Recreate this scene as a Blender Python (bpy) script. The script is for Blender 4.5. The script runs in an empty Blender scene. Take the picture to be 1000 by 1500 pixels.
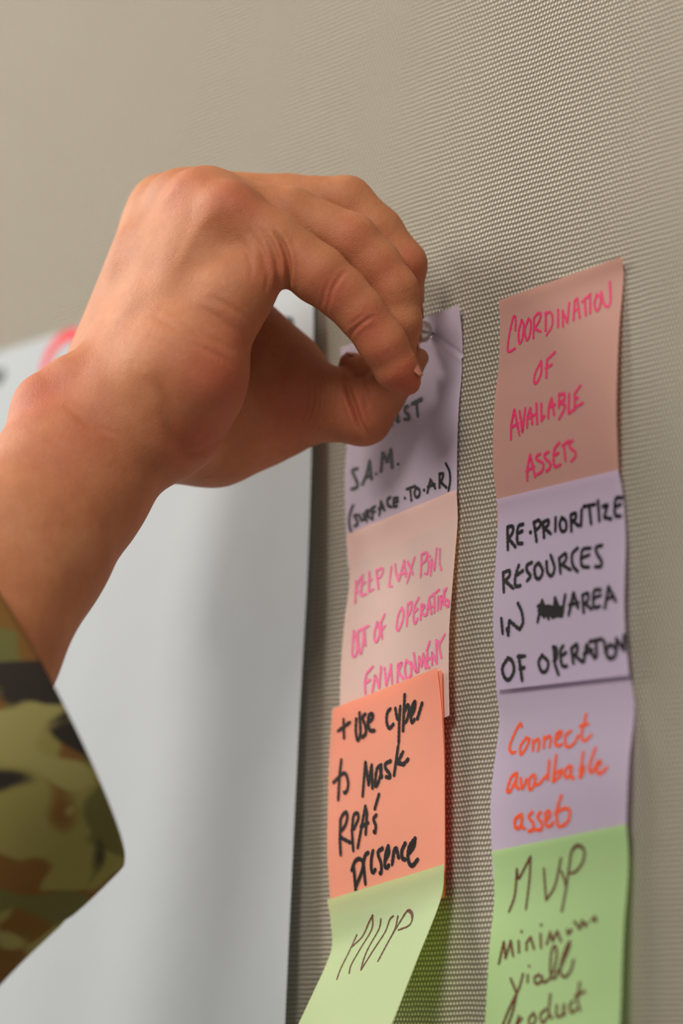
import bpy, bmesh, math, random
import numpy as np
from mathutils import Vector, Matrix
from mathutils.bvhtree import BVHTree

S = bpy.context.scene
COL = S.collection
random.seed(4)

# ------------------------------------------------------------------ camera
# World: the fabric wall is the plane y = 0 (viewer on the -y side), x to the
# right along the wall, z up.  Units are metres.
FPX = 4800.0
VPX, VPY, VVX = -3200.0, 1540.0, 300.0      # vanishing points used to orient the camera
D0 = 1.22                                    # distance of the wall origin
_d = np.array([VPX - 500.0, VPY - 750.0])
_b = (FPX * FPX + _d[0] * VVX) / _d[1]
XW = -np.array([_d[0], _d[1], FPX]); XW /= np.linalg.norm(XW)
ZW = np.array([VVX, -_b, FPX]); ZW /= np.linalg.norm(ZW)
YW = np.cross(ZW, XW)
MW = np.stack([XW, YW, ZW])                  # camera axes (right, down, forward) -> world
def ray(px, py): return np.array([(px - 500.0) / FPX, (py - 750.0) / FPX, 1.0])
P0 = ray(700, 750) * D0                      # world origin seen from the camera
def to_world(P): return MW @ (np.asarray(P) - P0)
def dir_world(v): return MW @ np.asarray(v)
CAM = to_world((0, 0, 0))
def wall_at(px, py, h=0.0):
    """point on the plane lying h metres in front of the wall"""
    r = dir_world(ray(px, py)); t = (-h - CAM[1]) / r[1]
    return CAM + r * t

cd = bpy.data.cameras.new('camera'); cam = bpy.data.objects.new('camera', cd); COL.objects.link(cam)
cd.sensor_fit = 'VERTICAL'; cd.sensor_height = 36.0; cd.sensor_width = 24.0
cd.lens = FPX / 1500.0 * 36.0
cx, cy, cz = dir_world((1, 0, 0)), dir_world((0, -1, 0)), dir_world((0, 0, -1))
cam.matrix_world = Matrix(((cx[0], cy[0], cz[0], CAM[0]), (cx[1], cy[1], cz[1], CAM[1]),
                           (cx[2], cy[2], cz[2], CAM[2]), (0, 0, 0, 1)))
cd.clip_start = 0.05
cd.dof.use_dof = True
cd.dof.focus_distance = float((MW.T @ wall_at(712, 700) + P0)[2])
cd.dof.aperture_fstop = 3.7
S.camera = cam

# ------------------------------------------------------------------ light
w = bpy.data.worlds.new('world'); S.world = w; w.use_nodes = True
w.node_tree.nodes['Background'].inputs[0].default_value = (1.0, 0.96, 0.91, 1)
w.node_tree.nodes['Background'].inputs[1].default_value = 0.28
def area_light(name, d, dist, size, power, col):
    l = bpy.data.lights.new(name, 'AREA'); l.shape = 'DISK'; l.size = size; l.energy = power; l.color = col
    o = bpy.data.objects.new(name, l); COL.objects.link(o)
    d = Vector(d).normalized(); o.location = d * dist
    o.rotation_euler = d.to_track_quat('Z', 'Y').to_euler()
    return o
area_light('ceiling_lamp_light', (-0.72, -0.52, 0.58), 2.2, 0.55, 29, (1.0, 0.95, 0.88))
area_light('room_panel_light', (0.30, -0.76, 0.58), 2.6, 0.9, 42, (1.0, 0.94, 0.87))
area_light('far_panel_light', (-0.92, -0.29, 0.28), 3.2, 1.2, 40, (1.0, 0.94, 0.85))
S.view_settings.view_transform = 'Standard'; S.view_settings.look = 'None'
S.view_settings.exposure = 0.12; S.view_settings.gamma = 1.0; S.view_settings.use_curve_mapping = False

# ------------------------------------------------------------------ helpers
def srgb(r, g, b):
    f = lambda c: c / 12.92 if c <= 0.04045 else ((c + 0.055) / 1.055) ** 2.4
    return (f(r / 255), f(g / 255), f(b / 255), 1.0)

class NT:
    """small node-tree builder"""
    def __init__(s, name):
        s.m = bpy.data.materials.new(name); s.m.use_nodes = True
        s.t = s.m.node_tree; s.t.nodes.clear()
        s.out = s.n('ShaderNodeOutputMaterial')
    def n(s, typ, **kw):
        x = s.t.nodes.new(typ)
        for k, v in kw.items(): setattr(x, k, v)
        return x
    def link(s, a, b): s.t.links.new(a, b)
    def put(s, sock, v):
        if isinstance(v, bpy.types.NodeSocket): s.link(v, sock)
        else: sock.default_value = v
    def math(s, op, a, b=None, c=None):
        x = s.n('ShaderNodeMath', operation=op)
        for i, v in enumerate((a, b, c)):
            if v is not None: s.put(x.inputs[i], v)
        return x.outputs[0]
    def mix(s, f, a, b):
        x = s.n('ShaderNodeMix', data_type='RGBA')
        s.put(x.inputs[0], f); s.put(x.inputs[6], a); s.put(x.inputs[7], b)
        return x.outputs[2]
    def noise(s, vec, scale, detail=2.0, rough=0.5, dist=0.0):
        x = s.n('ShaderNodeTexNoise'); s.link(vec, x.inputs['Vector'])
        x.inputs['Scale'].default_value = scale; x.inputs['Detail'].default_value = detail
        x.inputs['Roughness'].default_value = rough; x.inputs['Distortion'].default_value = dist
        return x.outputs['Fac']
    def ramp(s, f, *stops):
        x = s.n('ShaderNodeValToRGB'); s.link(f, x.inputs[0]); e = x.color_ramp.elements
        while len(e) < len(stops): e.new(0.5)
        for el, (p, c) in zip(e, stops): el.position = p; el.color = c
        return x.outputs[0]
    def bsdf(s, color, rough=0.6, spec=0.5, **kw):
        x = s.n('ShaderNodeBsdfPrincipled')
        s.put(x.inputs['Base Color'], color); s.put(x.inputs['Roughness'], rough)
        x.inputs['Specular IOR Level'].default_value = spec
        for k, v in kw.items(): s.put(x.inputs[k], v)
        return x
    def bump(s, h, strength, dist):
        x = s.n('ShaderNodeBump'); s.put(x.inputs['Height'], h)
        x.inputs['Strength'].default_value = strength; x.inputs['Distance'].default_value = dist
        return x.outputs[0]
    def done(s, sh): s.link(sh, s.out.inputs[0]); return s.m
    def coord(s): return s.n('ShaderNodeTexCoord').outputs['Object']

def mesh_obj(name, verts, faces, mat, parent=None, smooth=True):
    me = bpy.data.meshes.new(name); me.from_pydata([tuple(map(float, v)) for v in verts], [], faces); me.update()
    if smooth: me.polygons.foreach_set('use_smooth', [True] * len(me.polygons))
    me.materials.append(mat)
    o = bpy.data.objects.new(name, me); COL.objects.link(o)
    if parent: o.parent = parent
    return o
def tag(o, label, cat, group=None):
    o['label'] = label; o['category'] = cat
    if group: o['group'] = group
    return o
def catmull(pts, n):
    """points (k, d) -> resampled smooth curve, n samples per span"""
    P = np.asarray(pts, float)
    if len(P) < 3: 
        t = np.linspace(0, 1, n * (len(P) - 1) + 1)[:, None]; return P[0] * (1 - t) + P[-1] * t
    Q = np.vstack([2 * P[0] - P[1], P, 2 * P[-1] - P[-2]]); out = []
    for i in range(1, len(Q) - 2):
        a, b, c, d = Q[i - 1], Q[i], Q[i + 1], Q[i + 2]
        for t in np.arange(n) / n:
            out.append(0.5 * (2 * b + (c - a) * t + (2 * a - 5 * b + 4 * c - d) * t * t + (3 * b - a - 3 * c + d) * t ** 3))
    out.append(P[-1]); return np.array(out)

# ------------------------------------------------------------------ materials
def weave_material():
    t = NT('woven_wall_fabric'); co = t.coord()
    wob = t.n('ShaderNodeTexNoise'); t.link(co, wob.inputs['Vector']); wob.inputs['Scale'].default_value = 60.0
    wv = t.n('ShaderNodeVectorMath', operation='MULTIPLY_ADD')
    t.link(wob.outputs['Color'], wv.inputs[0]); wv.inputs[1].default_value = (0.0012, 0, 0.0012); t.link(co, wv.inputs[2])
    sp = t.n('ShaderNodeSeparateXYZ'); t.link(wv.outputs[0], sp.inputs[0])
    px, pz = 0.00094, 0.00186
    ax = t.math('MULTIPLY', sp.outputs[0], math.pi / px); az = t.math('MULTIPLY', sp.outputs[2], math.pi / pz)
    chk = t.math('MULTIPLY', t.math('COSINE', ax), t.math('COSINE', az))
    rows = t.math('MULTIPLY', t.math('COSINE', t.math('MULTIPLY', az, 2.0)), 0.42)
    h = t.math('ADD', t.math('MULTIPLY', chk, 0.62), rows)
    hn = t.math('MULTIPLY_ADD', h, 0.5, 0.5)
    fine = t.noise(co, 900.0, 3.0, 0.7); big = t.noise(co, 14.0, 3.0)
    c1 = t.ramp(hn, (0.10, srgb(70, 60, 48)), (0.45, srgb(148, 140, 122)), (0.85, srgb(222, 216, 200)))
    c2 = t.mix(t.math('MULTIPLY', fine, 0.45), c1, srgb(134, 125, 108))
    c3 = t.mix(t.math('MULTIPLY', t.math('SUBTRACT', big, 0.35), 0.5), c2, srgb(162, 155, 138))
    hh = t.math('ADD', h, t.math('MULTIPLY', fine, 0.35))
    b = t.bsdf(c3, 0.75, 0.25, Normal=t.bump(hh, 1.0, 0.0005))
    b.inputs['Sheen Weight'].default_value = 0.08
    return t.done(b.outputs[0])

def paper(name, col, trans=0.45, through=None):
    t = NT(name); co = t.coord()
    n = t.noise(co, 70.0, 3.0); c = t.mix(t.math('MULTIPLY', n, 0.16), col, tuple(x * 0.82 for x in col[:3]) + (1,))
    h = t.math('ADD', t.noise(co, 1400.0, 2.0), t.math('MULTIPLY', t.noise(co, 45.0, 2.0), 6.0))
    nb = t.bump(h, 0.18, 0.0002)
    b = t.bsdf(c, 0.72, 0.25, Normal=nb)
    tr = t.n('ShaderNodeBsdfTranslucent'); tr.inputs[0].default_value = through or tuple(x ** 1.5 for x in col[:3]) + (1,)
    m = t.n('ShaderNodeMixShader'); m.inputs[0].default_value = trans
    t.link(b.outputs[0], m.inputs[1]); t.link(tr.outputs[0], m.inputs[2])
    return t.done(m.outputs[0])

def ink(name, col, vary=0.0, pale=None):
    t = NT(name)
    c = col
    if vary:
        n = t.noise(t.coord(), 160.0, 3.0)
        c = t.mix(t.math('MULTIPLY', n, vary), col, pale)
    return t.done(t.bsdf(c, 0.6, 0.12).outputs[0])

M_WALL = weave_material()
M_PEACH = paper('peach_pink_paper', srgb(224, 174, 160))
M_PINK = paper('pale_pink_paper', srgb(250, 224, 214), 0.44, srgb(255, 176, 138))
M_LAV = paper('lavender_paper', srgb(228, 212, 232))
M_LAV2 = paper('deep_lavender_paper', srgb(222, 206, 230))
M_CORAL = paper('coral_orange_paper', srgb(255, 188, 158), 0.46, srgb(255, 120, 60))
M_GREEN = paper('pale_green_paper', srgb(220, 240, 188), 0.5, srgb(170, 210, 60))
M_GREEN2 = paper('fresh_green_paper', srgb(198, 232, 166))
M_WHITE = paper('flip_chart_paper', srgb(198, 204, 208), 0.25)
I_BLACK = ink('black_marker_ink', srgb(24, 22, 22))
I_GREYBLACK = ink('worn_black_marker_ink', srgb(34, 40, 38))
I_PINK = ink('pink_marker_ink', srgb(226, 84, 142), 0.5, srgb(238, 140, 170))
I_CRIM = ink('crimson_marker_ink', srgb(205, 44, 96), 0.4, srgb(216, 90, 120))
I_ORANGE = ink('orange_marker_ink', srgb(228, 74, 16), 0.3, srgb(236, 110, 56))
I_BROWN = ink('brown_marker_ink', srgb(92, 46, 30))
I_RED = ink('red_marker_ink', srgb(220, 60, 70))

# ------------------------------------------------------------------ setting
def box(name, x0, x1, y0, y1, z0, z1, mat):
    v = [(x, y, z) for x in (x0, x1) for y in (y0, y1) for z in (z0, z1)]
    f = [(0, 1, 3, 2), (4, 6, 7, 5), (0, 4, 5, 1), (2, 3, 7, 6), (0, 2, 6, 4), (1, 5, 7, 3)]
    o = mesh_obj(name, v, f, mat, smooth=False); o['kind'] = 'structure'; return o
ZF = -1.55
box('wall_back', -1.9, 1.5, 0.0, 0.05, ZF, 0.95, M_WALL)
tf = NT('grey_carpet'); cf = tf.noise(tf.coord(), 300.0, 4.0, 0.7)
M_FLOOR = tf.done(tf.bsdf(tf.mix(cf, srgb(96, 92, 86), srgb(132, 126, 116)), 0.95, 0.1).outputs[0])
box('floor', -1.9, 1.5, -2.2, 0.05, ZF - 0.05, ZF, M_FLOOR)

# ------------------------------------------------------------------ paper sheets
def sheet(name, rows_l, rows_r, mat, nu=26, sub=8, thick=0.00014, bow=0.0, wave=None, parent=None):
    """rows_*: (px, py, lift in mm) down the left and right edge; the sheet between them is
    placed on real distances in front of the wall.  bow: mid-width bulge in mm."""
    L = np.array([wall_at(a, b, c / 1000) for a, b, c in rows_l])
    R = np.array([wall_at(a, b, c / 1000) for a, b, c in rows_r])
    L = catmull(L, sub); R = catmull(R, sub); n = len(L); V = []; F = []
    for i in range(n):
        for j in range(nu + 1):
            u = j / nu; p = L[i] * (1 - u) + R[i] * u
            y = bow * 0.001 * math.sin(math.pi * u)
            if wave: y += wave(p[0], p[2], u, i / (n - 1))
            p = p.copy(); p[1] = min(p[1] - y, -0.0002)
            V.append(p)
    for i in range(n - 1):
        for j in range(nu):
            a = i * (nu + 1) + j; F.append((a, a + nu + 1, a + nu + 2, a + 1))
    bv = BVHTree.FromPolygons([Vector(v) for v in V], F)
    o = mesh_obj(name, V, F, mat, parent)
    return o, bv

def parse(txt, ox, oy, sc):
    out = []
    for s in txt.split(';'):
        s = s.strip()
        if not s: continue
        sm = s[0] == '~'; s = s.lstrip('~')
        P = np.array([[float(k) for k in q.split(',')] for q in s.split()]) / sc + np.array([ox, oy])
        if sm and len(P) > 2: P = catmull(P, 5)
        out.append(P)
    return out

_lay = [0]
def writing(note, bv, mat, width, txt, org, sc, name='handwriting', lab=None):
    """marker strokes laid on the paper: ribbons with round joins, a hair above the sheet"""
    V = []; F = []
    off = 0.00016 + 0.00000
    def hit(p):
        r = Vector(dir_world(ray(*p))).normalized()
        loc, nor, _, _ = bv.ray_cast(Vector(CAM), r)
        if loc is None: return None
        if nor.dot(r) > 0: nor = -nor
        return loc, nor
    for P in parse(txt, org[0], org[1], sc):
        _lay[0] = (_lay[0] + 1) % 9
        e = off + _lay[0] * 0.000008
        pts = []
        for a, b in zip(P[:-1], P[1:]):
            k = max(1, int(np.hypot(*(b - a)) / 3.0))
            for i in range(k): pts.append(a + (b - a) * i / k)
        pts.append(P[-1])
        H = [hit(p) for p in pts]; H = [h for h in H if h]
        if not H: continue
        hw = width * 0.00050
        # round dab at every sample, quads between samples
        prev = None
        for k, (l, n) in enumerate(H):
            w_ = hw * (0.9 + 0.12 * math.sin(k * 0.7 + len(V)))
            l = l + n * e
            t = Vector((0, 0, 1)); t = (t - n * t.dot(n)).normalized(); s = n.cross(t)
            base = len(V); V.append(l)
            for q in range(10):
                an = 2 * math.pi * q / 10; V.append(l + (s * math.cos(an) + t * math.sin(an)) * w_)
            F += [(base, base + 1 + q, base + 1 + (q + 1) % 10) for q in range(10)]
            if prev is not None:
                l0, n0 = prev; d = l - l0
                if d.length > 1e-7:
                    sd = n.cross(d).normalized() * w_; b2 = len(V); up = n * 0.000003
                    V += [l0 + sd + up, l0 - sd + up, l - sd + up, l + sd + up]; F.append((b2, b2 + 1, b2 + 2, b2 + 3))
            prev = (l, n)
    o = mesh_obj(name, V, F, mat, note, smooth=False)
    if lab: o['label'] = lab
    return o
# ------------------------------------------------------------------ flip chart sheet
def chart_wave(x, z, u, v):
    return 0.0010 * math.sin(x * 30 + z * 6 + 0.6) + 0.0004 * math.sin(x * 70 - z * 16) * (0.4 + v) + 0.0016 * math.sin(z * 9 + x * 10)
chart, bv = sheet('flip_chart_sheet',
    [(-560, 690, 2.5), (-560, 800, 4), (-560, 1000, 5), (-560, 1250, 6), (-560, 1500, 7), (-560, 1760, 8)],
    [(456, 368, 3.5), (454, 520, 5.5), (450, 650, 6.5), (443, 850, 7.5), (432, 1080, 8), (417, 1540, 9)],
    M_WHITE, nu=70, sub=12, thick=0.0003, wave=chart_wave)
tag(chart, 'large white flip chart sheet on the fabric wall behind the forearm', 'paper sheet')
writing(chart, bv, I_RED, 6.0, '~60,560 72,520 90,497 112,490 135,500', (0, 0), 1, 'red_marker_writing', 'red marker letter')
for q in ('~-12,548 -4,556 2,548', '412,473 424,475'):
    writing(chart, bv, I_GREYBLACK, 6.0, q, (0, 0), 1, 'black_marker_writing', 'black marker stroke')

# ------------------------------------------------------------------ sticky notes, left column
G1, G2 = 'sticky notes in the left column', 'sticky notes in the right column'
_pa, _pb = wall_at(637, 489), wall_at(677, 519)
def pin_pucker(x, z, u, v):
    """small crease in the paper running from the pin to the right-hand edge"""
    d = (_pb - _pa)[[0, 2]]; L = np.hypot(*d); d = d / L; r = np.array([x - _pa[0], z - _pa[2]])
    t = r @ d; q = r[0] * d[1] - r[1] * d[0]
    f = min(1, max(0, (t + 0.002) / 0.003))
    return -0.0011 * f * math.exp(-(q / 0.0006) ** 2) + 0.0005 * f * math.exp(-((q - 0.0016) / 0.0011) ** 2)
lav, bv = sheet('sticky_note',
    [(499, 510, 2), (503, 560, .9), (508, 620, .9), (508, 653, 1.1), (505, 693, 1.8), (505, 743, 2), (507, 783, 1.7), (509, 830, 1.3)],
    [(672, 447, 3), (677, 500, 1.0), (676, 545, .8), (672, 590, 1.4), (670, 630, 1.8), (669, 675, 1.9), (669, 717, 1.6), (670, 760, 1.3)], M_LAV, nu=90, sub=14, wave=pin_pucker)
tag(lav, 'lavender sticky note being pinned by the hand, black S.A.M. writing', 'sticky note', G1)
T = ((500, 570), 5.5556)
writing(lav, bv, I_GREYBLACK, 1.55, '370,255 365,300; 410,298 402,212 462,265 448,168; ~545,140 515,150 520,185 545,215 545,245 515,245; 575,118 650,78; 578,124 650,86; 608,105 622,222', *T)
writing(lav, bv, I_GREYBLACK, 1.6, '~130,648 90,660 100,700 128,760 125,800 80,815; 170,775 205,690 228,585 245,735; 195,722 240,700; 280,688 283,691; 320,668 335,520 372,590 400,492 412,638; 460,610 463,613', *T)
writing(lav, bv, I_BLACK, 1.35, '~95,945 70,1010 62,1080 75,1150 95,1175; ~135,1025 105,1030 125,1070 130,1100 105,1115; ~150,1025 160,1065 185,1055 180,1010; 205,1075 200,990 230,985 210,1025 245,1060; 255,1055 245,970 275,955; 250,1005 275,995; 308,1028 322,915 350,985; 305,975 345,955; ~400,880 375,900 380,945 410,960; ~460,885 430,890 425,925 430,955 455,950; 425,925 460,912; 515,885 518,888; 530,815 600,790; 560,805 570,905; ~610,800 595,845 610,880 635,865 635,820 610,800; 672,820 675,823; 700,845 725,735 765,808; 705,795 760,775; 800,800 800,690; ~800,690 830,690 820,735 800,755; 805,755 855,800; ~850,605 880,670 885,750 872,825', *T)

pink, bv = sheet('sticky_note',
    [(507, 783, 2.8), (511, 827, 1.9), (511, 860, 2.0), (505, 905, 3.2), (500, 960, 4.2), (498, 1010, 4.6), (497, 1060, 4.8), (496, 1115, 5)],
    [(668, 717, 2.5), (670, 760, 1.8), (666, 815, 2.4), (662, 862, 3.4), (658, 915, 4.4), (657, 960, 4.8), (657, 1000, 4.8), (658, 1048, 4.8)], M_PINK)
tag(pink, 'pale pink sticky note with faded pink capitals, directly above the coral note', 'sticky note', G1)
T = ((500, 790), 5.882)
writing(pink, bv, I_PINK, 1.1, '125,360 118,548; 165,325 122,430 185,490; 180,310 165,480 215,470; 172,390 205,370; 240,280 235,450 275,430; 238,360 262,345; 300,270 318,430; ~300,270 355,250 345,310 312,340; 430,235 408,405 436,405; 462,215 470,300 492,355; 495,360 540,185 555,320; 500,300 560,290; 630,155 565,375; 570,190 615,300; 690,130 682,325; ~690,130 735,115 725,180 688,215; ~765,145 735,150 750,210 740,295 718,295; 768,310 775,170 800,265 820,80; 848,85 845,215 858,260', *T)
writing(pink, bv, I_PINK, 1.2, '~105,790 98,880 95,1000 130,990 130,870 105,790; ~140,790 145,920 165,985 185,900 190,780; 145,790 235,745; 195,770 205,915; ~310,715 285,800 285,865 305,880 330,800 310,715; 372,645 340,720 348,855; 335,790 378,745; ~520,590 490,650 475,750 490,785 520,720 535,640 520,590; 570,560 562,745; ~570,560 605,545 595,620 565,670; ~665,505 630,580 620,690 635,725 655,680; 628,630 655,600; 690,560 680,690; ~690,560 715,575 690,625 720,660; 735,650 755,520 775,640; 735,600 785,575; 760,500 840,435; 800,480 800,630; 835,490 830,610; 855,600 860,490 880,560 885,440; ~905,420 885,480 895,560 920,580 925,530 900,520', *T)
writing(pink, bv, I_PINK, 1.2, '270,1095 215,1160 200,1235 205,1330; 210,1240 245,1210; 265,1310 290,1170 325,1280 340,1095; 370,1110 385,1260 430,1085; 425,1080 435,1240; 480,1235 485,1080; ~485,1080 520,1065 495,1140 530,1200; ~560,1040 545,1120 560,1200 590,1180 600,1090 560,1040; 600,1170 600,1060 645,1145 622,980; 660,1140 670,1010 690,1095 705,985 725,1110; 760,880 735,960; ~740,980 735,1080 755,1105; 740,1040 770,1020; 780,1080 780,975 820,1070 815,870; 890,820 850,890 840,940; 830,880 860,1020', *T)

CL = [(486, 1038.5, 7.0), (482, 1104, 6.6), (480, 1176, 6.8), (479, 1248, 7), (483, 1317, 6), (485, 1345, 5.6)]
CR = [(640, 978, 6.8), (646, 1032, 6.4), (650, 1104, 6.2), (651, 1176, 6.2), (651, 1262, 6), (650, 1315, 5.6)]
under, _ = sheet('sticky_note', [(a + 5, b + 2, h - .55) for a, b, h in CL],
                 [(647, 981, 6.0), (648.5, 1032, 5.8), (651.5, 1104, 5.6), (652, 1176, 5.6), (652.5, 1262, 5.4), (652, 1315, 5.0)], M_CORAL)
tag(under, 'blank coral note stuck behind the coral note, only its right edge showing', 'sticky note', G1)
cor, bv = sheet('sticky_note', CL, CR, M_CORAL)
tag(cor, 'coral orange sticky note about cyber and presence, in black marker', 'sticky note', G1)
T = ((480, 1010), 6.25)
writing(cor, bv, I_BLACK, 1.7, '145,275 150,440; 95,380 205,300; ~262,270 258,380 275,465 300,400 292,215; ~345,225 320,260 345,330 350,400 320,435; ~375,300 410,265 410,225 380,235 370,320 390,375 430,375; ~575,175 545,215 540,300 565,355 600,320; ~620,175 635,260 650,270; 665,155 655,300 650,495; 705,50 690,375; ~705,200 735,140 745,190 725,280 695,310; ~765,240 795,180 800,110 775,150 762,230 770,300 795,275; 865,125 822,265', *T)
writing(cor, bv, I_BLACK, 1.75, '125,645 108,800 97,1010; ~55,850 150,765 185,830 185,900 165,945 150,940; 320,975 345,665 375,870 402,690 410,900; ~490,690 450,730 435,870 455,870 485,780 490,720; 480,720 495,800; ~575,655 530,680 530,720 565,770 570,805 535,800; 645,520 608,785; 690,570 640,670 690,690 735,640; 645,672 695,682', *T)
T = ((480, 1150), 6.25)
writing(cor, bv, I_BLACK, 1.75, '~115,320 140,270 170,250 180,300 160,370 125,420; 118,330 112,500 120,640; 120,480 205,525; ~230,310 245,265 275,260 280,310 240,400; 232,310 222,420 235,600; 275,575 320,330 345,195 360,260 348,450; 305,380 372,345; 470,85 432,215; ~445,275 420,310 440,370 435,430 425,425', *T)
writing(cor, bv, I_BLACK, 1.9, '240,760 258,965; ~220,780 250,700 290,675 325,710 310,800 262,920; 325,690 345,905; ~330,700 345,640 370,620; ~415,600 400,680 400,770 415,800 435,775; ~500,580 460,620 490,720 490,800 478,805; ~555,555 530,640 525,740 545,755 560,735; ~555,560 560,620 532,680; 590,725 610,590 630,580 650,660; ~710,535 680,600 685,670 710,680; ~800,490 750,560 735,650 750,720 780,735 825,680; ~800,490 790,560 750,620; ~795,500 770,560 745,620', *T)

grl, bv = sheet('sticky_note',
    [(479, 1318, 7.6), (484, 1349, 6.9), (486, 1385, 7.2), (477, 1414, 10.5), (459, 1453, 16), (437, 1500, 22), (410, 1560, 30)],
    [(650, 1266, 7.6), (649, 1298, 7.2), (643, 1324, 8.5), (631, 1356, 12.0), (609, 1410, 18), (577, 1492, 27), (549, 1560, 34)], M_GREEN)
tag(grl, 'pale green note with thin brown MVP, bottom curling away from wall', 'sticky note', G1)
writing(grl, bv, I_BROWN, 0.85, '~90,830 130,720 210,560 285,395; ~240,510 340,410 400,280 438,205; ~438,205 430,340 320,530 230,690 210,770; ~520,240 500,340 400,520 350,640 325,740; ~325,740 450,540 560,370 605,250 640,212; ~685,215 660,330 600,450; ~490,655 600,450 700,280 785,155 830,200 800,300 690,350; ~780,160 815,190 822,230; 428,225 440,205', (480, 1310), 6.667)

# ------------------------------------------------------------------ sticky notes, right column
pea, bv = sheet('sticky_note',
    [(730, 440, 1.6), (732, 474, .9), (730, 536, 1.3), (724, 592, 2.8), (722, 645, 3.4), (722.5, 691, 3.2), (727, 731, 2), (728, 770, 1)],
    [(910, 376, 2.6), (913, 406, .9), (907, 474, 2.2), (904, 536, 3), (902.5, 600, 3.4), (904, 650, 3), (906, 690, 2), (908, 730, 1)], M_PEACH)
tag(pea, 'dusty pink sticky note reading COORDINATION OF AVAILABLE ASSETS', 'sticky note', G2)
T = ((730, 390), 5.5556)
writing(pea, bv, I_CRIM, 1.15, '~138,520 140,420 120,420 90,550 75,670 90,695 135,670; ~190,440 165,530 170,625 195,590 205,480 190,440; ~245,425 215,520 230,600 255,560 265,460 245,425; 285,580 290,420; ~290,420 320,385 345,390 330,450 290,510; 295,510 345,530; 385,375 385,520; ~380,385 425,375 440,430 430,500 390,560; 485,355 485,495; 525,490 520,360 560,460 575,300; 610,435 620,280 640,260 660,420; 615,365 650,345; 680,290 750,225; 700,270 710,400; 745,240 745,380; ~800,230 780,300 795,360 820,340 830,260 800,230; ~835,210 855,300 885,330 910,290 905,130', *T)
writing(pea, bv, I_CRIM, 1.3, '~345,775 300,870 290,940 310,950 345,880 350,800 345,775; 460,700 395,765 390,905; 385,830 435,800', *T)
T = ((730, 560), 6.667)
writing(pea, bv, I_CRIM, 1.3, '122,555 125,420 155,265 205,515; 125,440 190,405; 207,285 235,480 262,250; 280,440 285,330 312,250 330,405; 285,350 325,340; 370,210 378,405; 330,330 370,310; 418,210 422,375 450,330; 487,350 490,240 520,155 545,320; 490,250 555,215; 595,110 590,250; ~590,130 640,110 640,170 600,200 650,220 630,290 590,360; 690,110 685,305 750,260; 800,35 745,110 745,250 825,200; 745,165 775,150', *T)
writing(pea, bv, I_CRIM, 1.3, '282,955 280,860 310,705 358,920; 275,870 350,820; ~410,700 375,720 375,755 435,790 430,860 380,900; ~490,680 455,700 455,740 505,790 500,840 465,870; ~595,590 545,660 540,790 560,825 610,800; 545,715 585,690; 625,620 690,570; 640,620 655,765; ~725,570 695,595 700,640 750,680 750,730 710,770', *T)

lv2, _bv2 = sheet('sticky_note',
    [(726, 985, 1.0), (727, 1012, 1.2), (731, 1050, .8), (728, 1087, 1.6), (722, 1133, 3.2), (718, 1183, 4.2), (720, 1247, 3.6), (721, 1285, 3.0)],
    [(921, 958, 1.0), (923, 992, 1.1), (929, 1030, .8), (927, 1065, 1.4), (922, 1105, 2.8), (919, 1150, 3.8), (917, 1207, 3.6), (917, 1250, 3.0)], M_LAV2)
tag(lv2, 'lavender sticky note with orange cursive Connect, above the wide green note', 'sticky note', G2)
T = ((730, 1040), 5.882)
writing(lv2, _bv2, I_ORANGE, 1.4, '~200,145 185,120 140,200 95,320 115,370 145,360; ~240,240 190,310 190,380 225,350 265,260 240,240; 295,350 300,260; ~300,290 340,250 350,290 340,350; 390,325 395,230; ~395,260 435,225 450,260 440,320; ~500,250 540,215 535,185 500,210 490,290 520,310 545,295; ~625,180 580,220 575,290 600,320 650,290 690,220; ~755,40 715,220 745,265 800,215; 705,140 775,120', *T)
writing(lv2, _bv2, I_ORANGE, 1.5, '~155,545 110,580 75,690 100,700 150,600 160,550; ~155,560 150,650 175,680; ~190,590 205,680 240,600; ~300,555 265,600 265,680 295,670 320,590; ~315,570 315,630 345,640 420,560; 437,435 425,600; 497,390 470,615; ~475,560 540,520 530,570 480,610; ~610,480 570,530 580,580 620,560 630,490; ~625,500 620,570 650,590; 730,365 700,580; ~700,510 735,490 725,550 705,580; ~835,330 790,460 785,520 810,535 840,480; ~840,490 880,460 870,440 845,470 855,540 890,540 935,495', *T)
writing(lv2, _bv2, I_ORANGE, 1.5, '~200,900 145,940 145,1010 185,1010 205,930; ~200,920 200,1000 225,1020; ~290,880 260,920 300,980 295,1030 260,1045; ~365,880 335,920 375,980 365,1030 315,1030; ~410,950 445,910 430,870 405,900 410,990 445,1000 470,970; ~540,740 500,880 510,1000; ~490,890 560,850 610,860 610,930 580,980 530,1005', *T)

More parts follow.
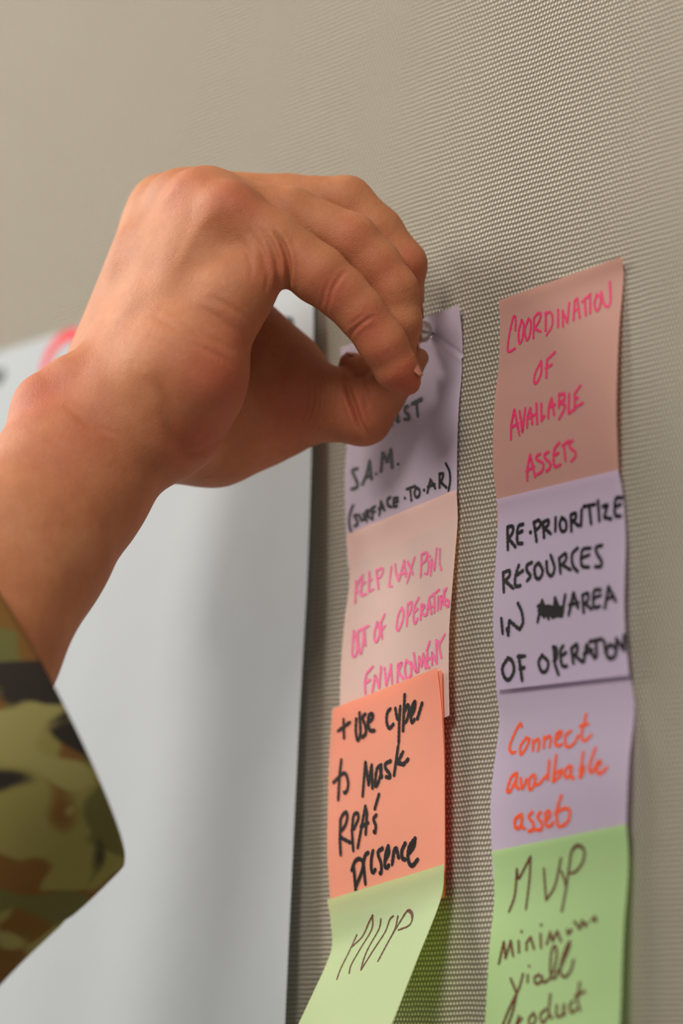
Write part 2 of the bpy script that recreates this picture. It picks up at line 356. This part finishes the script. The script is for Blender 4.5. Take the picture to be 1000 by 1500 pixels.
lv1, bv = sheet('sticky_note',
    [(727, 731, 2.8), (729, 762, 1.8), (725.6, 824, 2.6), (722.5, 870, 3.5), (722, 917, 3.6), (724, 963, 3.2), (728, 1011, 3.0)],
    [(905, 688, 2.8), (912, 725, 1.8), (916, 785, 2.2), (915, 836, 2.9), (914, 886, 3.2), (916, 935, 3.2), (921, 989, 3.0)], M_LAV2)
tag(lv1, 'lavender sticky note with bold black RE-PRIORITIZE RESOURCES and a crossed-out word', 'sticky note', G2)
T = ((725, 720), 5.0)
writing(lv1, bv, I_BLACK, 1.6, '95,425 92,260; ~92,260 130,255 130,300 100,345; 100,345 150,405; ~205,240 170,260 165,370 200,380; 165,310 200,290; 258,298 262,300; 305,365 285,225; ~285,230 320,210 335,245 300,285; 360,335 352,225; ~352,225 390,210 390,245 360,270; 365,270 410,310; 445,190 442,290; ~490,190 475,240 490,290 520,280 520,220 490,190; 560,290 555,170; ~555,170 590,160 590,200 560,220; 570,215 610,250; 635,135 630,255; 650,110 730,95; 690,105 705,240; 755,70 765,215; 790,110 825,95 800,190 850,200; ~930,45 885,55 880,170 920,180; 880,115 920,95', *T)
writing(lv1, bv, I_BLACK, 1.6, '65,735 60,595; ~60,595 105,580 105,620 70,655; 75,655 135,710; ~175,540 150,620 150,690 185,690; 150,620 205,580; ~270,520 235,540 235,580 260,620 235,655; ~320,520 290,560 300,630 330,635 350,580 320,520; ~378,515 385,590 415,618 437,560 408,465; 480,600 470,490; ~470,490 515,455 520,500 485,540; 490,535 555,575; ~605,415 565,460 570,540 605,585; ~700,415 640,430 635,540 690,555; 640,485 690,465; ~785,395 740,410 750,460 780,510 775,550 735,550', *T)
T = ((725, 850), 5.0)
writing(lv1, bv, I_BLACK, 1.6, '47,280 57,390; 88,355 98,400 105,295 180,360; ~180,360 205,310 195,230 168,170; 312,305 345,150 395,285; 315,190 500,200; 320,220 500,230; 330,250 490,260; 330,180 360,270 390,190 420,270 450,190 480,260; 430,270 440,130 490,260 515,105; 540,255 575,90 610,205; 545,180 610,165; 650,235 640,110; ~640,110 680,95 680,150 645,170; 660,170 705,210; ~775,70 725,80 725,195 770,190; 725,130 775,110; 805,205 830,45 885,155; 815,140 870,115', *T)
writing(lv1, bv, I_BLACK, 1.7, '~95,570 55,640 70,710 105,728 140,660 125,590 95,570; 175,555 200,735; 165,560 220,555; 180,650 215,640; ~345,550 320,600 340,665 375,665 390,600 345,550; 430,495 440,620 465,690; ~425,490 450,500 450,570 430,590; ~500,480 480,520 490,620 525,630; 485,555 520,530; 575,610 560,500; ~560,500 600,470 600,530 570,550; 580,545 640,600; 650,595 670,470 730,570; 650,540 710,510; 695,450 785,430; 740,440 745,560; 800,450 810,530; ~840,470 815,520 835,570 875,560 885,500 840,470; 890,510 890,430 945,510 945,400', *T)

grr, bv = sheet('sticky_note',
    [(720, 1247, 4.4), (723, 1283, 3.6), (723, 1327, 3.6), (717, 1383, 5), (713, 1450, 6), (710, 1500, 6.6), (706, 1556, 7.5)],
    [(917, 1207, 4.4), (920, 1250, 3.4), (919, 1290, 3.5), (914, 1350, 4.6), (911, 1410, 5.4), (909, 1470, 6), (906, 1526, 7)], M_GREEN2)
tag(grr, 'green sticky note with brown MVP minimum viable product, bottom of right column', 'sticky note', G2)
writing(grr, bv, I_BROWN, 1.1, '~150,620 195,500 210,380 218,250; 218,250 225,330 240,330 335,145; ~335,145 325,350 295,600; ~450,250 460,400 470,520; ~470,520 540,410 580,250 597,160; ~600,270 630,350 640,410; ~605,615 640,430 670,220 690,100 740,45 795,80 790,180 730,270 680,290; ~700,80 745,50 785,75', (720, 1230), 5.882)
T = ((715, 1330), 5.882)
writing(grr, bv, I_BROWN, 1.2, '92,480 135,290 150,430 195,285 215,415; 262,285 265,380; 287,203 289,206; 330,360 330,300 365,250 395,355; 450,220 455,345; 455,145 457,148; 505,310 535,210 555,285 595,200 625,285; ~680,190 690,225 720,185; 745,120 790,180 810,110 840,160 850,130; ~890,110 920,80 930,120', *T)
writing(grr, bv, I_BROWN, 1.2, '~195,610 245,735; ~300,570 270,680 245,735; 340,580 340,640; 352,500 354,503; ~440,575 400,600 410,650 450,640 465,590; ~455,590 480,640 530,610; ~560,560 590,420 580,330 550,360 535,480 540,590 580,600 600,540; ~610,540 690,360 700,290 650,400 620,540 660,595 710,540 735,450', *T)
writing(grr, bv, I_BROWN, 1.2, '~245,735 190,850 130,1000 120,1060; ~245,735 215,880 170,1010 140,1080; ~265,930 240,1010; ~255,1000 290,950; ~390,905 350,960 370,1020 410,960 390,905; ~500,870 450,920 470,990 520,930; 535,745 520,900 550,950; ~590,840 590,930 640,920 655,830; 645,850 660,920; ~730,800 700,850 720,900 760,870; 790,640 765,800 790,880; 750,760 830,720', *T)
# ------------------------------------------------------------------ push pin
PIN = wall_at(637, 489, 0.0)
HD = float((MW.T @ PIN + P0)[2])             # camera distance of the pin point: depth reference for the hand
MMPX = HD / FPX * 1000.0                     # millimetres per picture unit at that distance
def cam_mm(px, py, dz):
    d = HD * 1000.0 - dz
    return np.array([(px - 500.0) / FPX * d, (py - 750.0) / FPX * d, d])
def mm_world(P): return (np.asarray(P) / 1000.0 - P0) @ MW.T

def lathe(name, prof, mat, parent, n=28):
    V = []; F = []
    for r, y in prof:
        for k in range(n):
            a = 2 * math.pi * k / n; V.append((r * math.cos(a), -y, r * math.sin(a)))
    for i in range(len(prof) - 1):
        for k in range(n):
            F.append((i * n + k, i * n + (k + 1) % n, (i + 1) * n + (k + 1) % n, (i + 1) * n + k))
    F.append(tuple(range(n))); F.append(tuple((len(prof) - 1) * n + k for k in reversed(range(n))))
    return mesh_obj(name, V, F, mat, parent)
tp = NT('clear_pin_plastic')
pb = tp.bsdf((1.0, 0.99, 0.97, 1), 0.05, 0.5); pb.inputs['Transmission Weight'].default_value = 0.66; pb.inputs['IOR'].default_value = 1.49
M_PLASTIC = tp.done(pb.outputs[0])
tm = NT('pin_steel'); mb = tm.bsdf(srgb(150, 145, 140), 0.3); mb.inputs['Metallic'].default_value = 1.0
M_STEEL = tm.done(mb.outputs[0])
pin = bpy.data.objects.new('push_pin', None); COL.objects.link(pin); pin.location = PIN; pin.empty_display_size = 0.005
tag(pin, 'clear plastic push pin held at the top of the lavender note', 'push pin')
k = 0.001
lathe('needle', [(0.05 * k, -3 * k), (0.5 * k, -1.5 * k), (0.5 * k, 7 * k)], M_STEEL, pin, 12)
lathe('pin_head', [(0.6 * k, 3.4 * k), (2.2 * k, 3.5 * k), (3.3 * k, 3.9 * k), (4.0 * k, 4.7 * k), (4.2 * k, 5.6 * k), (4.0 * k, 6.5 * k), (3.2 * k, 7.4 * k), (2.3 * k, 8.1 * k),
                   (1.9 * k, 9.5 * k), (2.2 * k, 11.5 * k), (3.0 * k, 12.6 * k), (3.3 * k, 13.3 * k), (3.0 * k, 14.2 * k), (1.4 * k, 14.6 * k)], M_PLASTIC, pin)

# ------------------------------------------------------------------ person: arm and hand
# joints: (picture x, picture y, millimetres nearer than the pin, radius in picture units)
J = dict(
    elbow=(-330, 1420, 150, 150), fore=(-200, 1200, 122, 140), mid=(-50, 950, 82, 124), low=(38, 800, 58, 117), low2=(98, 712, 42, 113), wrist=(164, 632, 28, 106),
)
FINGERS = dict(
    little=[(335, 315, 38, 43), (400, 352, 42, 42), (466, 402, 45, 41), (500, 429, 45, 37), (527, 457, 45, 34.5), (560, 503, 44, 33.5), (581, 541, 41, 30.5), (597, 560, 40, 19)],
    ring=[(305, 300, 22, 46), (425, 315, 26, 40), (513, 352, 29, 39), (550, 388, 30, 36), (577, 424, 31, 33.5), (586, 470, 30, 30.5), (585, 512, 28, 25)],
    middle=[(290, 293, 4, 45), (420, 296, 8, 40), (508, 297, 12, 38), (552, 340, 14, 37), (587, 388, 15, 37), (590, 436, 14, 29), (594, 462, 13, 22)],
    index=[(240, 300, -15, 46), (400, 305, -10, 40), (500, 315, -6, 36), (560, 375, 0, 31), (590, 430, 4, 29), (592, 480, 5, 25), (594, 500, 6, 21)],
    tucked=[(513, 532, -4, 17), (530, 545, -1, 22), (556, 566, 2, 26)],
    thumb=[(436, 585, -6, 60), (490, 593, 0, 53), (530, 606, 5, 46), (556, 580, 8, 35), (588, 548, 9, 27), (612, 525, 9, 16)],
)
PALM = [
    ((165, 612, 0, 88), (243, 304, -15, 42)), ((165, 610, 5, 88), (272, 300, 2, 44)), ((172, 608, 22, 88), (303, 306, 20, 43)),
    ((190, 610, 34, 84), (333, 320, 36, 41)), ((155, 620, -12, 80), (226, 332, -18, 42)),
    ((215, 600, 40, 80), (270, 545, 46, 76)), ((270, 545, 46, 76), (342, 438, 46, 43)), ((342, 438, 46, 43), (384, 388, 44, 40)),
    ((250, 615, 36, 78), (270, 560, 42, 76)),
    ((240, 610, 10, 92), (310, 610, -4, 95)), ((310, 610, -4, 95), (402, 588, -10, 78)), ((402, 588, -10, 78), (440, 585, -6, 60)),
    ((300, 450, -15, 70), (405, 540, -18, 66)), ((300, 420, 0, 60), (350, 400, 10, 50)),
    ((236, 316, -5, 42), (300, 302, 22, 45)), ((300, 304, 22, 44), (337, 316, 37, 41)), ((215, 380, 5, 50), (290, 372, 28, 52)),
    ((70, 598, 30, 52), (100, 590, 28, 60)),
]
RES = 0.9
def prim(a, b):
    A = cam_mm(*a[:3]); B = cam_mm(*b[:3]); return A, B, a[3] * MMPX, b[3] * MMPX
ARM = [prim(J[a], J[b]) for a, b in (('fore', 'mid'), ('mid', 'low'), ('low', 'low2'), ('low2', 'wrist'))]
PAL = [prim(a, b) for a, b in PALM]
FIN = {n: [prim(a, b) for a, b in zip(c[:-1], c[1:])] for n, c in FINGERS.items()}
KN = [  # knuckle heads: centre, radius
    (cam_mm(337, 311, 40), 8.0), (cam_mm(262, 290, 8), 10.6)]
allp = ARM + PAL + [p for f in FIN.values() for p in f]
lo = np.min([np.minimum(A - ra, B - rb) for A, B, ra, rb in allp], 0) - 4
hi = np.max([np.maximum(A + ra, B + rb) for A, B, ra, rb in allp], 0) + 4
NX = [int(v) for v in np.ceil((hi - lo) / RES) + 1]
gx, gy, gz = [(lo[i] + RES * np.arange(NX[i])).astype(np.float32) for i in range(3)]
BIG = np.float32(30.0)
def rcone(X, Y, Z, A, B, ra, rb):
    d = B - A; L2 = float(d @ d)
    t = np.clip(((X - A[0]) * d[0] + (Y - A[1]) * d[1] + (Z - A[2]) * d[2]) / L2, 0, 1)
    t = t.astype(np.float32)
    return np.sqrt((X - A[0] - d[0] * t) ** 2 + (Y - A[1] - d[1] * t) ** 2 + (Z - A[2] - d[2] * t) ** 2) - (ra + (rb - ra) * t)
def smin(a, b, k):
    h = np.maximum(k - np.abs(a - b), 0) / k
    return np.minimum(a, b) - h * h * k * 0.25
def add(field, p, k):
    A, B, ra, rb = p; m = k + 4.0; r = max(ra, rb) + m
    sl = []
    for i in range(3):
        a = int(max(0, math.floor((min(A[i], B[i]) - r - lo[i]) / RES))); b = int(min(NX[i], math.ceil((max(A[i], B[i]) + r - lo[i]) / RES) + 1))
        sl.append(slice(a, b))
    X = gx[sl[0]][:, None, None]; Y = gy[sl[1]][None, :, None]; Z = gz[sl[2]][None, None, :]
    d = rcone(X, Y, Z, A, B, ra, rb).astype(np.float32)
    field[tuple(sl)] = smin(field[tuple(sl)], d, np.float32(k))
new = lambda: np.full(NX, BIG, np.float32)
body = new()
for p in ARM: add(body, p, 7.0)
for p in PAL: add(body, p, 11.0)
for c, r in KN: add(body, (c, c + 0.01, r, r), 5.0)
fing = new()
for n, ps in FIN.items():
    f = new()
    for p in ps: add(f, p, 2.5)
    fing = smin(fing, f, np.float32(1.1))
body = smin(body, fing, np.float32(4.0)); del fing, f

def surface_net(V):
    """naive surface nets: one vertex per crossing cell, one quad per crossing edge"""
    S_ = V < 0
    c = np.zeros([n - 1 for n in V.shape], np.uint8)
    offs = [(i, j, k) for i in (0, 1) for j in (0, 1) for k in (0, 1)]
    sub = lambda M, o: M[o[0]:M.shape[0] - 1 + o[0], o[1]:M.shape[1] - 1 + o[1], o[2]:M.shape[2] - 1 + o[2]]
    for o in offs: c += sub(S_, o)
    act = np.argwhere((c > 0) & (c < 8)); idx = np.full(c.shape, -1, np.int32)
    idx[act[:, 0], act[:, 1], act[:, 2]] = np.arange(len(act))
    val = {o: V[act[:, 0] + o[0], act[:, 1] + o[1], act[:, 2] + o[2]] for o in offs}
    acc = np.zeros((len(act), 3)); cnt = np.zeros(len(act))
    for o in offs:
        for ax in range(3):
            if o[ax]: continue
            q = list(o); q[ax] = 1; q = tuple(q); a, b = val[o], val[q]
            m = (a < 0) != (b < 0); t = np.where(m, a / np.where(m, a - b, 1), 0)
            p = np.array(o, float)[None] + np.zeros((len(act), 3)); p[:, ax] += t
            acc[m] += p[m]; cnt[m] += 1
    verts = act + acc / cnt[:, None]; faces = []
    for ax in range(3):
        u, v = (ax + 1) % 3, (ax + 2) % 3
        a = S_.take(range(0, V.shape[ax] - 1), ax); b = S_.take(range(1, V.shape[ax]), ax)
        e = np.argwhere(a != b); e = e[(e[:, u] > 0) & (e[:, v] > 0) & (e[:, u] < V.shape[u] - 1) & (e[:, v] < V.shape[v] - 1)]
        fl = a[e[:, 0], e[:, 1], e[:, 2]]
        def at(du, dv):
            q = e.copy(); q[:, u] -= du; q[:, v] -= dv; return idx[q[:, 0], q[:, 1], q[:, 2]]
        Q = np.stack([at(1, 1), at(0, 1), at(0, 0), at(1, 0)], 1)
        Q[~fl] = Q[~fl][:, ::-1]; faces.append(Q)
    return verts, np.concatenate(faces)
vv, ff = surface_net(body); del body
vv = lo + vv * RES
M_SKIN_T = NT('skin')
def skin_material():
    t = M_SKIN_T; co = t.coord()
    fl = t.n('ShaderNodeAttribute', attribute_name='flush').outputs['Fac']
    mott = t.noise(co, 60.0, 4.0, 0.6); fine = t.noise(co, 700.0, 3.0, 0.6)
    base = t.ramp(mott, (0.30, srgb(178, 112, 74)), (0.52, srgb(190, 124, 84)), (0.75, srgb(200, 136, 96)))
    red = t.mix(t.math('MULTIPLY', fl, 0.95), base, srgb(184, 84, 66))
    c = t.mix(t.math('MULTIPLY', fine, 0.22), red, srgb(128, 70, 42))
    vo = t.n('ShaderNodeTexVoronoi', feature='DISTANCE_TO_EDGE'); t.link(co, vo.inputs['Vector']); vo.inputs['Scale'].default_value = 1100.0
    h = t.math('ADD', t.math('MULTIPLY', t.math('MINIMUM', vo.outputs['Distance'], 0.25), 1.6), t.math('MULTIPLY', t.noise(co, 260.0, 3.0), 1.4))
    b = t.bsdf(c, t.math('MULTIPLY_ADD', mott, 0.18, 0.48), 0.30, Normal=t.bump(h, 0.42, 0.0004))
    b.inputs['Subsurface Weight'].default_value = 0.22; b.inputs['Subsurface Scale'].default_value = 0.0035
    b.inputs['Subsurface Radius'].default_value = (1.0, 0.42, 0.22)
    return t.done(b.outputs[0])
M_SKIN = skin_material()
def edges_of(F):
    E = np.concatenate([F[:, [i, (i + 1) % 4]] for i in range(4)]); E.sort(axis=1)
    return np.unique(E, axis=0, return_inverse=True)
def relax(V, E, it, f=0.5):
    deg = np.bincount(E.ravel(), minlength=len(V))[:, None]
    for _ in range(it):
        A = np.stack([np.bincount(E[:, 0], V[E[:, 1], i], len(V)) + np.bincount(E[:, 1], V[E[:, 0], i], len(V)) for i in range(3)], 1)
        V = V * (1 - f) + f * A / deg
    return V
E_, inv = edges_of(ff); inv = inv.ravel()
vv = relax(vv, E_, 3)
n0, ne, nf = len(vv), len(E_), len(ff)
fe = n0 + inv.reshape(4, nf).T; fc = n0 + ne + np.arange(nf)       # split every quad in four
F4 = np.concatenate([np.stack([ff[:, i], fe[:, i], fc, fe[:, i - 1]], 1) for i in range(4)])
vv = np.concatenate([vv, (vv[E_[:, 0]] + vv[E_[:, 1]]) / 2, vv[ff].mean(1)])
E2, _ = edges_of(F4); vv = relax(vv, E2, 2); del E2, inv, fe, fc
me2 = bpy.data.meshes.new('person'); nv = len(vv); nq = len(F4)
me2.vertices.add(nv); me2.loops.add(nq * 4); me2.polygons.add(nq)
W3 = mm_world(vv)
me2.vertices.foreach_set('co', W3.astype(np.float32).ravel())
me2.loops.foreach_set('vertex_index', F4.astype(np.int32).ravel())
me2.polygons.foreach_set('loop_start', np.arange(0, nq * 4, 4, dtype=np.int32))
me2.update(calc_edges=True)
nb_ = np.empty(nv * 3, np.float32); me2.vertices.foreach_get('normal', nb_); N3 = nb_.reshape(-1, 3).astype(float)
C3 = W3 @ MW + P0; PX = C3[:, 0] / C3[:, 2] * FPX + 500; PY = C3[:, 1] / C3[:, 2] * FPX + 750
view = -(W3 - CAM); view /= np.linalg.norm(view, axis=1)[:, None]
facing = np.clip(((N3 * view).sum(1) - 0.02) / 0.25, 0, 1)
DZ = HD * 1000 - C3[:, 2] * 1000
def line_dist(pts):
    """distance to a course drawn over the skin, and a taper that fades out at its two ends"""
    P = catmull(np.array(pts, float), 6); best = np.full(nv, 1e9); tt = np.zeros(nv); m = len(P) - 1
    for i, (a, b) in enumerate(zip(P[:-1], P[1:])):
        d = b - a; t = np.clip(((PX - a[0]) * d[0] + (PY - a[1]) * d[1]) / (d @ d + 1e-9), 0, 1)
        q = np.hypot(PX - a[0] - d[0] * t, PY - a[1] - d[1] * t); k_ = q < best
        best[k_] = q[k_]; tt[k_] = (i + t[k_]) / m
    return best, np.clip(4.2 * tt * (1 - tt), 0, 1)
disp = np.zeros(nv)
CREASES = [  # skin folds: depth mm, width, course, depth range it belongs to
    (0.32, 3.2, [(476, 462), (482, 442), (487, 424), (500, 404), (508, 396)], 30), (0.45, 3.2, [(506, 500), (514, 489), (523, 479), (538, 468), (552, 462)], 30),
    (0.28, 3, [(468, 455), (473, 440), (477, 424), (484, 408)], 30), (0.25, 3, [(512, 478), (524, 468), (536, 460)], 30),
    (1.7, 4.0, [(418, 432), (422, 410), (422, 385), (414, 358), (400, 336)], 30), (0.6, 4.5, [(402, 436), (407, 412), (405, 380), (394, 352), (380, 332)], 30), (0.35, 4.0, [(388, 432), (392, 405), (388, 375), (378, 352)], 30),
    (0.35, 4.5, [(362, 335), (378, 358), (385, 382), (384, 410)], 25), (0.25, 4.0, [(342, 340), (360, 366), (368, 392), (366, 415)], 25),
    (0.42, 5.0, [(278, 448), (305, 458), (330, 474), (356, 496)], 25), (0.42, 5.0, [(262, 472), (290, 488), (318, 502), (345, 518)], 25), (0.32, 4.5, [(270, 500), (300, 512), (322, 524), (342, 540)], 25),
    (0.28, 4.5, [(300, 432), (326, 444), (350, 458), (370, 476)], 25), (0.25, 5, [(220, 460), (250, 476), (285, 494)], 25), (0.2, 5, [(210, 490), (245, 505), (275, 520)], 25),
    (1.1, 11.0, [(212, 548), (234, 580), (246, 610), (258, 645), (284, 680), (315, 706)], 12), (0.45, 5.0, [(246, 672), (290, 662), (330, 640), (350, 616)], 5),
    (1.8, 4.5, [(504, 545), (510, 572), (518, 595), (528, 622), (545, 645)], -20), (0.5, 4, [(528, 545), (535, 575), (540, 600)], -20),
    (0.25, 5, [(60, 640), (100, 660), (150, 690)], 20), (0.25, 5, [(90, 590), (130, 620), (180, 640)], 20),
]
for i, x in enumerate((440, 449, 457, 464, 472, 481, 490)):
    CREASES.append(((0.15, 0.22, 0.3, 0.26, 0.34, 0.24, 0.16)[i], 2.4, [(x + 2, 535 + i * 2), (x + 10, 560), (x + 11, 585), (x + 2, 615), (x - 22, 642 + i)], -25))
for dpt, wd, pts, dzmin in CREASES:
    d, tp_ = line_dist(pts); g = np.exp(-(d / wd) ** 2) - 0.34 * np.exp(-((d - 2.0 * wd) / wd) ** 2)
    disp -= dpt * g * tp_ * facing * (DZ > dzmin)
RIDGES = [(0.6, 9.0, [(205, 345), (235, 300), (268, 262)]), (0.45, 10.0, [(255, 400), (290, 340), (325, 295)]), (0.5, 12.0, [(150, 520), (190, 440), (215, 360)])]
for amt, wd, pts in RIDGES:
    d, tp_ = line_dist(pts); disp += amt * np.exp(-(d / wd) ** 2) * tp_ * facing
BUMPS = [(0.5, 26, 345, 290), (0.25, 20, 500, 372), (0.3, 18, 545, 322), (0.9, 34, 320, 560), (0.5, 16, 410, 400)]
for amt, wd, x, y in BUMPS: disp += amt * np.exp(-((PX - x) ** 2 + (PY - y) ** 2) / wd ** 2) * facing
W3 += N3 * (disp / 1000)[:, None]
me2.vertices.foreach_set('co', W3.astype(np.float32).ravel()); me2.update()
flush = np.zeros(nv)
fbv = BVHTree.FromPolygons([Vector(v) for v in vv[:n0]], ff.tolist())
for x, y, rad, amt in [(590, 556, 10, .8), (560, 520, 9, .6), (535, 478, 9, .7), (482, 430, 11, .65), (440, 400, 9, .4), (345, 288, 13, .45), (322, 560, 18, .7), (345, 500, 12, .5), (290, 640, 16, .7),
                       (515, 345, 10, .4), (560, 400, 9, .4), (605, 395, 10, .55), (530, 600, 14, .5), (430, 600, 16, .6), (400, 395, 10, .5), (60, 575, 20, .55), (270, 268, 14, .3), (110, 640, 22, .3)]:
    p = fbv.ray_cast(Vector((0, 0, 0)), Vector(cam_mm(x, y, 0)).normalized())[0]
    if p is None: continue
    d2 = ((C3 * 1000 - np.array(p)) ** 2).sum(1); flush = np.maximum(flush, amt * np.exp(-d2 / (rad * rad)))
at = me2.attributes.new('flush', 'FLOAT', 'POINT'); at.data.foreach_set('value', flush.astype(np.float32))
me2.materials.clear(); me2.materials.append(M_SKIN); me2.name = 'person'
me2.polygons.foreach_set('use_smooth', [True] * len(me2.polygons))
person = bpy.data.objects.new('person', me2); COL.objects.link(person)
tag(person, 'person reaching in from the left, bare forearm and hand pinching the pin', 'person')

# fingernails: thin curved plates set on the backs of the fingertips
tn = NT('fingernail'); nbd = tn.bsdf(srgb(198, 130, 104), 0.32, 0.5); nbd.inputs['Subsurface Weight'].default_value = 0.1; nbd.inputs['Subsurface Scale'].default_value = 0.002
M_NAIL = tn.done(nbd.outputs[0])
_body_bv = fbv
def nail(axis_point, tip, up, width, length, rad):
    """axis_point: inside the fingertip; tip: towards the fingertip; up: outwards through the nail (camera axes)"""
    tip = np.array(tip, float); up = np.array(up, float)
    tip /= np.linalg.norm(tip); up -= tip * (up @ tip); up /= np.linalg.norm(up); sd = np.cross(tip, up)
    hit = _body_bv.ray_cast(Vector(axis_point), Vector(up), 40.0)[0]
    c = np.array(hit if hit is not None else axis_point) + up * 0.08
    V = []; F = []; nu, nl = 8, 8
    for i in range(nl + 1):
        v = i / nl; wdt = width * (0.86 + 0.14 * math.sin(math.pi * min(1, v * 1.2))) * (1 - 0.35 * max(0, v - 0.75) / 0.25 * 0.6)
        for j in range(nu + 1):
            u = (j / nu - 0.5) * 2; a = u * wdt / 2 / rad
            cut = 1.0 - 0.12 * u * u
            V.append(c + sd * (rad * math.sin(a)) + up * (rad * math.cos(a) - rad - 0.5 * (v - 0.5) ** 2) + tip * ((v * cut - 0.5) * length))
    for i in range(nl):
        for j in range(nu):
            q = i * (nu + 1) + j; F.append((q, q + 1, q + nu + 2, q + nu + 1))
    o = mesh_obj('fingernail', mm_world(np.array(V)), F, M_NAIL, person)
    md = o.modifiers.new('t', 'SOLIDIFY'); md.thickness = 0.0003; md.offset = 0
    return o
nail(cam_mm(588, 549, 41), (0.46, 0.89, 0.0), (0.84, -0.40, -0.36), 7.5, 8.0, 5.0)
nail(cam_mm(582, 498, 28), (0.10, 1.0, 0.0), (0.98, -0.05, 0.20), 8.5, 10.0, 6.0)
nail(cam_mm(592, 452, 14), (0.1, 1.0, 0.0), (0.98, -0.1, 0.25), 8.5, 9.0, 6.0)
nail(cam_mm(592, 488, 5), (0.1, 1.0, -0.1), (0.9, -0.1, 0.5), 8.0, 8.0, 5.5)
nail(cam_mm(592, 545, 9), (0.75, -0.66, 0.0), (-0.1, -0.3, 0.95), 10.0, 10.0, 7.0)
nail(cam_mm(516, 532, -3), (-0.8, -0.1, 0.0), (0.1, -0.95, -0.15), 6.0, 6.0, 4.5)

# sleeve
def sleeve():
    n, mrow = 72, 46
    C0 = cam_mm(51, 1029, 84); a1 = np.array([118, 222, 0.0]) * MMPX; a2 = np.array([11.5, -6.0, -46.0])
    axis = np.array([-0.70, 0.66, -0.28]); axis /= np.linalg.norm(axis)
    rnd = random.Random(3); ph = [rnd.uniform(0, 6.28) for _ in range(12)]
    def ring(s, grow):
        out = []
        for k_ in range(n):
            a = 2 * math.pi * k_ / n
            ca, sa = math.cos(a), math.sin(a)
            e = 1.0; ca2 = math.copysign(abs(ca) ** e, ca); sa2 = math.copysign(abs(sa) ** e, sa)
            wr = 1.0 + 0.018 * math.sin(3 * a + ph[0] + s * 0.02) + 0.022 * math.sin(2 * a + s * 0.045 + ph[1]) * min(1, s / 30) + 0.012 * math.sin(5 * a - s * 0.07 + ph[2]) * min(1, s / 20)
            out.append(C0 + axis * s + (a1 * ca2 + a2 * sa2) * grow * wr)
        return out
    V = []; F = []
    prof = [(26, 0.93), (8, 0.945), (1.0, 0.955), (-0.8, 0.975), (0.2, 0.995)]
    prof += [(3 + 3.2 * i, 1.0 + 0.0012 * i - (0.006 if abs(3 + 3.2 * i - 28) < 2 else 0)) for i in range(mrow)]
    for s, g in prof: V += ring(s, g)
    for i in range(len(prof) - 1):
        for k_ in range(n):
            F.append((i * n + k_, i * n + (k_ + 1) % n, (i + 1) * n + (k_ + 1) % n, (i + 1) * n + k_))
    return mm_world(np.array(V)), F
tc = NT('camouflage_cloth'); co_ = tc.coord()
mp = tc.n('ShaderNodeMapping'); tc.link(co_, mp.inputs['Vector']); mp.inputs['Rotation'].default_value = (0.2, 0.7, 0.3); mp.inputs['Scale'].default_value = (1.0, 1.0, 1.7)
def blot(seed, scale, lo_, hi_):
    m2 = tc.n('ShaderNodeMapping'); tc.link(mp.outputs[0], m2.inputs['Vector']); m2.inputs['Location'].default_value = (seed, seed * 1.7, seed * .6)
    return tc.ramp(tc.noise(m2.outputs[0], scale, 1.5, 0.45, 0.6), (lo_, (0, 0, 0, 1)), (hi_, (1, 1, 1, 1)))
cc = tc.mix(blot(1.3, 17.0, 0.43, 0.46), srgb(140, 132, 76), srgb(118, 84, 44))
cc = tc.mix(blot(7.1, 20.0, 0.58, 0.61), cc, srgb(104, 100, 58))
cc = tc.mix(blot(5.2, 17.0, 0.59, 0.62), cc, srgb(54, 48, 44))
cc = tc.mix(blot(9.4, 24.0, 0.62, 0.65), cc, srgb(150, 142, 88))
rip = tc.noise(co_, 1500.0, 2.0)
M_CAMO = tc.done(tc.bsdf(cc, 0.9, 0.12, Normal=tc.bump(rip, 0.3, 0.0003)).outputs[0])
sv, sf = sleeve()
slv = mesh_obj('sleeve', sv, sf, M_CAMO, person); slv['label'] = 'loose camouflage sleeve pushed up the forearm'
